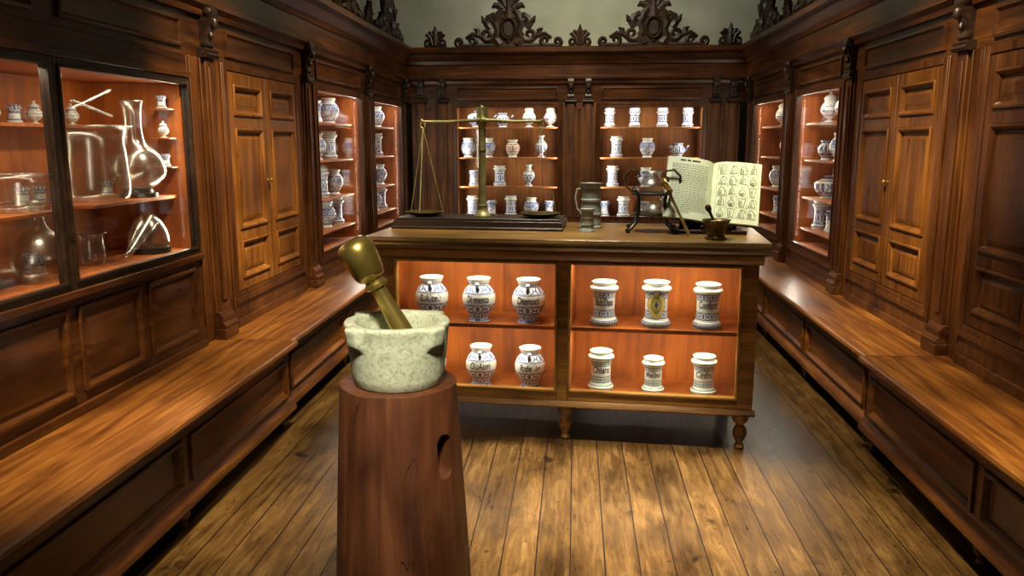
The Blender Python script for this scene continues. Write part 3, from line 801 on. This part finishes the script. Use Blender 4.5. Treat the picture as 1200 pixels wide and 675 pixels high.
def text_mesh(txt, size, off=.035):
    cu = bpy.data.curves.new('t', 'FONT'); cu.body = txt; cu.size = size; cu.align_x = 'CENTER'; cu.resolution_u = 3; cu.offset = size*off; cu.shear = .12
    ob = bpy.data.objects.new('t', cu); COL.objects.link(ob)
    bpy.context.view_layer.update()
    me = bpy.data.meshes.new_from_object(ob.evaluated_get(bpy.context.evaluated_depsgraph_get()))
    bpy.data.objects.remove(ob); return me
def rad_at(prof, z):
    for (r0, z0), (r1, z1) in zip(prof, prof[1:]):
        if z0 <= z <= z1 and z1 > z0: return r0+(r1-r0)*(z-z0)/(z1-z0)
    return prof[len(prof)//2][0]
def wrap(me, prof, zc, off=.0016, sy=1.0, maxw=None):
    sx = 1
    if maxw:
        w = max(v.co.x for v in me.vertices)-min(v.co.x for v in me.vertices)
        sx = min(1, maxw/w)
    for v in me.vertices:
        x, z = v.co.x*sx, v.co.y*sy+zc
        r = rad_at(prof, z)+off; a = x/rad_at(prof, zc)
        v.co = (r*math.sin(a), -r*math.cos(a), z)
HB, RB, HA, RA = .242, .092, .25, .078
mBig = majolica('counter_jar_leaf_glaze', HB, [(.04,.015),(.22,.008),(.42,.007),(.66,.007),(.89,.008)], [(.05,.22,8),(.23,.41,6),(.67,.86,6)], base=(.76,.78,.74), accent=(.04,.10,.38), strong=.95)
mBig2 = majolica('counter_albarello_glaze', HA, [(.04,.012),(.14,.010),(.22,.008),(.38,.007),(.65,.007),(.78,.010)], [(.05,.14,14),(.22,.37,8),(.66,.78,8)], accent=(.05,.12,.36), base=(.74,.78,.74), strong=.95)
mBig3 = majolica('counter_albarello_line_glaze', HA, [(.04,.015),(.10,.008),(.16,.012),(.24,.012),(.30,.006),(.38,.008),(.65,.008),(.70,.006),(.75,.012),(.83,.012)], [(.24,.38,14),(.65,.75,14)], accent=(.06,.18,.28), base=(.70,.76,.69), strong=.95)
def counter_jar(x, z, typ, txt, label, s=1.0, y=.135):
    p = cw(x, y, z)
    e = empty('pharmacy_jar', p, CR*.5 - math.atan2(p.x, p.y)*.5, label, 'jar', 'lettered jars in the counter')
    e.scale = (s, s, s)
    h, r, pf, mt = (HB, RB, baluster, mBig) if typ == 'b' else (HA, RA, albarello, mBig2 if typ == 'a' else mBig3)
    prof = cr(pf(h, r), 4)
    q = B(); q.lathe(prof, seg=48)
    q.obj('body', mt, e, 0, 60)
    if typ == 'b':
        q = B(); q.tube([(0,-r*.70,.76*h),(0,-r*.92,.84*h),(0,-r*.98,.92*h)], [.013,.011,.011], 12); q.obj('spout', mt, e, 0, 60)
    outer = prof[:len(prof)*5//8]
    if txt == '*':
        for k, (rx, rz, mm, of) in enumerate(((.050,.080,blue_glaze,.0012),(.046,.075,gold_glaze,.002),(.028,.046,green_glaze,.0028),(.021,.036,gold_glaze,.0034),(.008,.016,blue_glaze,.004))):
            bm = bmesh.new(); n = 28
            c = bm.verts.new((0, 0, 0)); vs = [bm.verts.new((rx*math.cos(2*PI*i/n)*(1+.12*math.cos(8*PI*i/n)), rz*math.sin(2*PI*i/n), 0)) for i in range(n)]
            for i in range(n): bm.faces.new((c, vs[i], vs[(i+1)%n]))
            bmesh.ops.subdivide_edges(bm, edges=bm.edges[:], cuts=2)
            me = bpy.data.meshes.new('coat_of_arms'); bm.to_mesh(me); bm.free(); me.materials.append(mm)
            wrap(me, outer, .52*h, of); mk('coat_of_arms', me, e)
    else:
        me = text_mesh(txt, .044, .02); me.materials.clear(); me.materials.append(letter_ink)
        wrap(me, outer, .475*h, .0016, 1.3, r*1.4); mk('lettering', me, e)
    return e
LB = 'round-bellied white jar with blue leaves and lettered band'
LA = 'waisted white and blue pharmacy jar with lettered band'
loc = lambda X: X - CX
for X, t in ((-.81, 'S.Altel:'), (-.54, 'Di menta'), (-.26, 'Dianuci')): counter_jar(loc(X), .634, 'b', t, LB)
for X, t in ((-.82, 'Di rose'), (-.53, 'Ol:Auri'), (-.25, 'R:de lig')): counter_jar(loc(X), .265, 'b', t, LB, .93)
counter_jar(loc(.155), .634, 'a', 'Bals:Dani', LA, .97); counter_jar(loc(.435), .634, 'a', '*', 'white waisted jar with painted yellow coat of arms', .99); counter_jar(loc(.705), .634, 'a', 'Confort', LA, .97)
counter_jar(loc(.145), .265, 'l', 'Chiara', LA, .90); counter_jar(loc(.43), .265, 'l', 'Mel:Ind', LA, .78); counter_jar(loc(.70), .265, 'l', 'Cinfru', LA, .87)

# ------------------------------------------------------------------ on the counter
bal = empty('balance_scale', cw(-.53, .52, ZT), CR, 'large dull brass beam balance on dark wooden board', 'balance scale')
q = B()
q.box(-.50, .49, -.17, .17, .012, .050); q.box(-.485, .475, -.155, .155, .050, .064)
q.extrude([(-.17,.0),(-.18,.0),(-.185,.012),(-.17,.02)], -.51, .50)
for x in (-.44, .43):
    for y in (-.13, .13): q.lathe([(0,0),(.02,0),(.02,.012),(0,.012)], (x, y, 0), 12)
q.obj('board', wood_carve, bal, .003)
q = B(); q.lathe(cr([(0,.062),(.048,.062),(.048,.075),(.034,.09),(.026,.11),(.030,.13),(.023,.15),(.022,.30),(.0225,.42),(.022,.44),(.027,.455),(.022,.47),(.021,.58),(.025,.60),(.029,.62),(.022,.64),(.014,.66),(.012,.70),(0,.71)], 2), seg=22)
q.box(-.032, .032, -.006, .006, .60, .70)
q.obj('pillar', brass_green, bal)
q = B(); zb = .615
q.tube([(-.36,-.02,zb+.012),(-.345,-.02,zb+.002),(-.2,-.02,zb),(-.04,-.02,zb+.008),(0,-.02,zb+.012),(.04,-.02,zb+.008),(.2,-.02,zb),(.345,-.02,zb+.002),(.36,-.02,zb+.012)], [.005,.007,.009,.011,.014,.011,.009,.007,.005], 10)
for s in (-1, 1):
    q.tube([(s*.35+.014*math.cos(t), -.02, zb-.018+.018*math.sin(t)) for t in [2*PI*i/12 for i in range(12)]], .004, 6, closed=True)
q.tube([(0,-.03,zb),(0,-.03,zb+.10)], [.006,.002], 6)
q.obj('beam', brass_green, bal)
for s in (-1, 1):
    q = B(); q.lathe(cr([(0,0),(.05,.001),(.095,.010),(.115,.022),(.118,.026),(.112,.026),(.09,.014),(0,.005)], 2), (0, 0, 0), 32)
    q.obj('pan', bronze_dk, bal, 0, 35, (s*.35, -.02, .065))
    for k in range(3):
        a = 2*PI*k/3+PI/6+ (0 if s < 0 else PI)
        q = B(); q.tube([(s*.35, -.02, zb-.035), (s*.35+.114*math.cos(a), -.02+.114*math.sin(a), .09)], .0032 if s < 0 else .0018, 6)
        q.obj('suspension_cord', brass_green, bal)
def measure(x, y, h, r, lab, hd=True):
    e = empty('pewter_measure', cw(x, y, ZT), CR, lab, 'measuring jug', 'pewter measures')
    q = B(); q.lathe([(0,0),(r,0),(r,.012),(r*.94,.016),(r*.90,h*.3),(r*.96,h*.305),(r*.96,h*.34),(r*.88,h*.345),(r*.82,h*.60),(r*.90,h*.61),(r*.90,h*.65),(r*.82,h*.66),(r*.82,h*.9),(r*.95,h*.93),(r*1.0,h),(r*.94,h),(r*.74,h*.9),(r*.8,.03),(0,.02)], seg=32)
    q.obj('body', pewter, e)
    if hd:
        q = B(); q.tube([(-r*.80,0,h*.88),(-r*1.2,0,h*.86),(-r*1.38,0,h*.66),(-r*1.2,0,h*.42),(-r*.9,0,h*.36)], .006, 8); q.obj('handle', pewter, e)
measure(.11, .55, .265, .066, 'slim tall grey pewter measure with flared rim')
measure(.105, .35, .13, .042, 'short grey pewter measure in front of taller one', False)
st = empty('iron_stand', cw(.46, .44, ZT), CR, 'black wrought-iron and brass stand with bowed legs and curved arms', 'stand')
for zz, rr, tt in ((.10,.105,.007),(.215,.11,.008)):
    q = B(); q.tube([(rr*math.cos(t), rr*math.sin(t), zz) for t in [2*PI*i/28 for i in range(28)]], tt, 8, closed=True); q.obj('ring', iron, st)
for k in range(4):
    a = PI/4+k*PI/2; ca_, sa_ = math.cos(a), math.sin(a)
    q = B(); q.tube([(r*ca_, r*sa_, z) for r, z in ((.185,.012),(.165,.02),(.125,.05),(.105,.10),(.100,.16),(.108,.215),(.135,.24),(.150,.232))], [.016,.010,.010,.010,.010,.010,.009,.010], 8)
    q.obj('leg', iron, st)
for s in (-1, 1):
    q = B(); q.tube([(s*.105,0,.215),(s*.15,0,.26),(s*.155,0,.31),(s*.12,0,.345),(s*.075,0,.34),(s*.07,0,.31),(s*.09,0,.30)], [.007,.007,.007,.007,.006,.006,.007], 8)
    q.obj('curved_arm', bronze_dk, st)
q = B(); q.lathe(cr([(0,.09),(.05,.095),(.098,.105),(.10,.111),(.05,.107),(0,.103)], 2), seg=28); q.obj('plate', bronze_dk, st)
q = B(); glass_mesh(q, [(0,.142),(.045,.148),(.078,.185),(.088,.235),(.075,.29),(.05,.325),(.045,.345),(.055,.365)])
o = q.obj('glass_bowl', ware, None, 0, 80, cw(.46, .44, ZT-.03), (0, 0, CR)); top(o, 'clear round glass vessel held in the iron stand', 'glass vessel')
e = empty('brass_ladle', cw(.66, .22, ZT), CR, 'long brass ladle leaning on the iron stand', 'ladle')
q = B(); q.tube([(.0,0,.008),(-.05,.03,.11),(-.10,.06,.21),(-.12,.07,.25)], [.009,.008,.008,.009], 8); q.obj('handle', brass, e)
q = B(); q.lathe(cr([(0,0),(.03,.006),(.045,.025),(.047,.03),(.042,.03),(.02,.01),(0,.006)], 2), (-.14, .07, .255), 20, 0, Matrix.Rotation(.9, 4, 'Y')); q.obj('bowl', brass, e)
mt = empty('bronze_mortar', cw(.79, .10, ZT), CR, 'small dark bronze mortar with flared rim', 'mortar')
q = B(); q.lathe(cr([(0,0),(.052,0),(.055,.012),(.044,.022),(.05,.045),(.056,.07),(.066,.09),(.074,.10),(.070,.102),(.05,.08),(.04,.03),(0,.025)], 3), seg=32); q.obj('body', bronze_dk, mt)
for s in (-1, 1):
    q = B(); q.tube([(s*.05,0,.07),(s*.078,0,.065),(s*.078,0,.045),(s*.047,0,.04)], .006, 8); q.obj('handle', bronze_dk, mt)
q = B(); q.lathe(cr([(0,0),(.014,.002),(.015,.02),(.008,.035),(.008,.12),(.013,.13),(.016,.145),(.012,.16),(0,.164)], 2), seg=16)
o = q.obj('bronze_pestle', bronze_dk, None, 0, 35, cw(.805, .10, ZT+.03), (0, -.42, CR)); top(o, 'small dark bronze pestle leaning in its mortar', 'pestle')

bk = empty('open_book', cw(.775, .38, ZT+.052), CR+.06, 'large open antique book with text and engraved plates', 'book')
PW, PH = .258, .372
RT = Matrix.Rotation(math.radians(-28), 4, 'X') @ Matrix.Rotation(math.radians(6), 4, 'Y')
def pg(x, z, off=0.0):
    ax = abs(x)
    y = -.030*(1-math.exp(-ax/.025)) - .18*ax + .50*ax*ax - off
    return RT @ Vector((x, y, z))
def page_grid(name, sgn, mat, off0, off1, pw, ph, z0=0):
    bm = bmesh.new(); n = 16; mz = 6
    def lay(off): return [[bm.verts.new(pg(sgn*pw*i/n, z0+ph*j/mz, off)) for j in range(mz+1)] for i in range(n+1)]
    A, C = lay(off0), lay(off1)
    for i in range(n):
        for j in range(mz):
            bm.faces.new((A[i][j], A[i+1][j], A[i+1][j+1], A[i][j+1])); bm.faces.new((C[i][j], C[i][j+1], C[i+1][j+1], C[i+1][j]))
        for j in (0, mz): bm.faces.new((A[i][j], A[i+1][j], C[i+1][j], C[i][j]))
    for j in range(mz):
        for i in (0, n): bm.faces.new((A[i][j], A[i][j+1], C[i][j+1], C[i][j]))
    bmesh.ops.recalc_face_normals(bm, faces=bm.faces[:])
    me = bpy.data.meshes.new(name); bm.to_mesh(me); bm.free(); me.materials.append(mat)
    for p_ in me.polygons: p_.use_smooth = True
    me.set_sharp_from_angle(angle=math.radians(35))
    return mk(name, me, bk)
page_grid('cover', -1, leather, -.022, -.017, PW+.006, PH+.012, -.006); page_grid('cover', 1, leather, -.022, -.017, PW+.006, PH+.012, -.006)
page_grid('page_block', -1, paper, -.017, .0, PW, PH); page_grid('page_block', 1, paper, -.017, .0, PW, PH)
bm = bmesh.new()
def dash(bm, x0, x1, z0, z1, off=.0012):
    k = max(1, int(abs(x1-x0)/.015))
    for i in range(k):
        a = x0+(x1-x0)*i/k; b = x0+(x1-x0)*(i+1)/k
        bm.faces.new([bm.verts.new(pg(a, z0, off)), bm.verts.new(pg(b, z0, off)), bm.verts.new(pg(b, z1, off)), bm.verts.new(pg(a, z1, off))])
for ln in range(27):
    z = .035+ln*.0112
    x = -.232
    while x < -.035:
        wd = random.uniform(.008, .022); x1 = min(x+wd, -.03)
        if not (ln == 0 and x > -.12): dash(bm, x, x1, z, z+.0028)
        x = x1+.004
x = -.19
for wd in (.03, .02, .045): dash(bm, x, x+wd, .348, .358); x += wd+.008
me = bpy.data.meshes.new('printed_text'); bm.to_mesh(me); bm.free(); me.materials.append(ink); mk('printed_text', me, bk)
bm = bmesh.new()
gx = [.022+.0555*i for i in range(5)]; gz = [.028+.066*i for i in range(6)]
for z in gz: dash(bm, gx[0], gx[-1], z-.0005, z+.0005)
for x in gx: dash(bm, x-.0005, x+.0005, gz[0], gz[-1])
def stroke(bm, pts, w=.0024):
    for (x0, z0), (x1, z1) in zip(pts, pts[1:]):
        L = math.hypot(x1-x0, z1-z0) or 1; nx, nz = -(z1-z0)/L*w/2, (x1-x0)/L*w/2
        k = max(1, int(abs(x1-x0)/.012))
        for i in range(k):
            a0, a1 = i/k, (i+1)/k
            u0, v0, u1, v1 = x0+(x1-x0)*a0, z0+(z1-z0)*a0, x0+(x1-x0)*a1, z0+(z1-z0)*a1
            bm.faces.new([bm.verts.new(pg(u0+nx, v0+nz, .0014)), bm.verts.new(pg(u1+nx, v1+nz, .0014)), bm.verts.new(pg(u1-nx, v1-nz, .0014)), bm.verts.new(pg(u0-nx, v0-nz, .0014))])
for i in range(4):
    for j in range(5):
        cx, cz = (gx[i]+gx[i+1])/2, gz[j]+.006; k = (i*2+j*3) % 5
        P = lambda pts: [(cx+u, cz+v) for u, v in pts]
        if k == 0:
            stroke(bm, P([(-.004,.056)]+[(.018*math.cos(t), .018+.018*math.sin(t)) for t in [PI/2+.25+(2*PI-.5)*s/12 for s in range(13)]]+[(.004,.056)]))
            for h_ in (.004,.009,.014,.019): stroke(bm, P([(-.014,h_),(.004+h_*.4,h_)]), .0018)
        elif k == 1:
            stroke(bm, P([(-.02,0),(.02,0),(.016,.035),(.006,.05),(-.006,.05),(-.016,.035),(-.02,0)])); stroke(bm, P([(.008,.045),(.026,.02)]))
            for h_ in (.006,.012,.018,.024,.030): stroke(bm, P([(-.016,h_),(.002,h_)]), .0018)
        elif k == 2:
            stroke(bm, P([(-.02,.05),(-.012,0),(.012,0),(.02,.05),(-.02,.05)]))
            for h_ in (.008,.015,.022,.029,.036): stroke(bm, P([(-.014,h_),(.004,h_)]), .0018)
        elif k == 3:
            stroke(bm, P([(-.022,.006),(.022,.006)])); stroke(bm, P([(-.016,.006),(-.012,.038),(.012,.038),(.016,.006)])); stroke(bm, P([(-.005,.038),(-.003,.055),(.003,.055),(.005,.038)]))
            for h_ in (.012,.018,.024,.030): stroke(bm, P([(-.012,h_),(.004,h_)]), .0018)
        else:
            stroke(bm, P([(-.02,.002),(.0,.05),(.02,.002),(-.02,.002)])); stroke(bm, P([(0,.05),(.02,.044),(.024,.025)]))
            for h_ in (.008,.014,.020,.026): stroke(bm, P([(-.015+h_*.4,h_),(.002,h_)]), .0018)
me = bpy.data.meshes.new('engraving'); bm.to_mesh(me); bm.free(); me.materials.append(ink); mk('engraving', me, bk)
bs = empty('book_stand', cw(.775, .38, ZT), CR, 'low dark wooden lectern supporting the open book', 'book stand')
q = B(); q.box(-.20, .20, -.055, .24, 0, .014); q.box(-.20, .20, -.06, .012, .014, .022)
q.obj('base', wood_carve, bs, .002)
q = B()
q.poly([(-.16,.02),(.16,.02),(.13,.26),(-.13,.26)], .0, .010)
o = q.obj('back_rest', wood_carve, bs, 0, 35, (0, .065, 0), (math.radians(-28), 0, 0))

# ------------------------------------------------------------------ mortar on stump
SX, SY, SZ = -.495, 2.2, .95
def stump_r(a, z, r):
    return r*(1+.016*math.sin(3*a+1)+.012*math.sin(7*a+z*3)+.004*math.sin(17*a+2*z)+.002*math.sin(31*a+4*z))
q = B()
prof = [(0,0)] + [(.216-.052*(z/.95), z) for z in [i*.95/14 for i in range(15)]] + [(0, .95)]
q.lathe(prof, seg=160, rf=stump_r)
st_me = q.mesh('stump', stump_mat, 40)
so = mk('tmp_stump', st_me)
q = B()
arch = [(.028*math.cos(t), (.036 if math.sin(t) > 0 else -.036)+.028*math.sin(t)) for t in [2*PI*(i+.5)/28 for i in range(28)]]
q.poly(arch, -.12, .08)
cut = mk('tmp_cut', q.mesh('cut', stump_mat))
ang = math.atan2(.855, .517)
cut.location = (.855*.17, -.517*.17, .762); cut.rotation_euler = (0, 0, ang)
bo = so.modifiers.new('b', 'BOOLEAN'); bo.operation = 'DIFFERENCE'; bo.object = cut; bo.solver = 'EXACT'
bpy.context.view_layer.update()
fin = bpy.data.meshes.new_from_object(so.evaluated_get(bpy.context.evaluated_depsgraph_get()))
bpy.data.objects.remove(so); bpy.data.objects.remove(cut)
fin.name = 'wooden_stump'
fin.set_sharp_from_angle(angle=math.radians(35))
o = mk('wooden_stump', fin, None, 0, (SX, SY, 0)); top(o, 'tall red-brown tree-trunk pedestal with oval hand slot', 'tree stump')
cam_a = math.atan2(-SY, -SX)
lugs = [cam_a+math.radians(d) for d in (-50, 42, 132, -140)]
def mortar_r(a, z, r):
    if z < .108 or r < .12: return r*(1+.005*math.sin(5*a)+.003*math.sin(13*a))
    k = min(1, (z-.108)/.022)
    e = 0
    for l in lugs:
        d = abs((a-l+PI) % (2*PI)-PI)
        e = max(e, 1/(1+math.exp((d-.17)*55)))
    return r+.022*e*k
q = B()
q.lathe([(0,0),(.118,0),(.124,.004),(.129,.03),(.134,.07),(.138,.10),(.139,.109),(.140,.117),(.1405,.125),(.141,.132),(.142,.146),(.145,.160),(.147,.168),(.147,.174),(.144,.178),(.119,.178),(.115,.173),(.112,.15),(.105,.10),(.085,.06),(.05,.045),(0,.042)], seg=240, rf=mortar_r)
o = q.obj('stone_mortar', stone, None, 0, 180, (SX+.002, SY, SZ), None); top(o, 'pale green stone mortar with four rim lugs on stump', 'mortar')
d = Vector((-.150, -.02, .285)).normalized()
q = B(); q.lathe([(0,0),(.040,.0),(.044,.004),(.046,.020),(.045,.030),(.038,.040),(.033,.050),(.031,.060),(.029,.08),(.026,.12),(.023,.16),(.021,.20),(.0215,.212),(.030,.215),(.033,.220),(.033,.226),(.029,.231),(.025,.236),(.026,.240),(.034,.244),(.040,.251),(.044,.262),(.048,.285),(.051,.305),(.052,.325),(.050,.340),(.045,.352),(.036,.360),(.020,.365),(0,.366)], seg=48)
o = q.obj('brass_pestle', brass_olive, None, 0, 30, (-.447, 2.215, SZ+.08)); o.rotation_mode = 'QUATERNION'; o.rotation_quaternion = d.to_track_quat('Z', 'Y')
top(o, 'heavy turned brass pestle with broad head leaning in mortar', 'pestle')

# ------------------------------------------------------------------ lighting
wd = bpy.data.worlds.new('World'); SC.world = wd; wd.use_nodes = True
wd.node_tree.nodes['Background'].inputs[0].default_value = (1, .78, .5, 1); wd.node_tree.nodes['Background'].inputs[1].default_value = .05
Wm = (1, .85, .56)
area('ceiling_lamp', (0.3, 3.0, 3.9), (0.3, 3.3, 0), .25, .25, 37, (1, .90, .68), 34)
area('ceiling_lamp', (-.1, 0.1, 3.4), (-.5, 2.2, .95), .4, .4, 6.5, (1, .93, .76), 28)
area('ceiling_lamp', (0, 4.3, 3.9), (0, 4.5, 1.0), .4, .4, 20, (1, .94, .76), 52)
area('ceiling_lamp', (-.2, 6.6, 3.9), (-2.0, 7.0, .9), .4, .4, 21, Wm, 80)
area('ceiling_lamp', (.2, 6.6, 3.9), (2.0, 7.0, .9), .4, .4, 19, Wm, 80)
area('ceiling_lamp', (0, 8.0, 3.9), (0, 9.8, 1.4), .6, .6, 26, Wm, 100)
area('ceiling_lamp', (-.4, 3.4, 3.9), (-2.0, 5.1, .8), .25, .25, 29, Wm, 42)
area('ceiling_lamp', (.4, 3.4, 3.9), (2.0, 5.1, .8), .25, .25, 25, Wm, 42)
area('ceiling_lamp', (-1.2, 1.8, 3.9), (-1.75, 3.0, .5), .25, .25, 13, Wm, 32)
area('ceiling_lamp', (1.2, 1.8, 3.9), (1.7, 3.1, .5), .25, .25, 10, Wm, 32)
area('wall_wash_lamp', (0, 8.8, 3.9), (0, 10.4, 3.0), 3.0, .3, 22, (1, .95, .82))

# ------------------------------------------------------------------ camera
cam = bpy.data.cameras.new('camera'); co = bpy.data.objects.new('camera', cam); COL.objects.link(co)
cam.sensor_width = 36; cam.lens = 36*954/1200; cam.clip_start = .05
co.location = (0, 0, H)
co.rotation_euler = (math.radians(90-10.2), 0, math.radians(4.42))
SC.camera = co
SC.view_settings.view_transform = 'Standard'
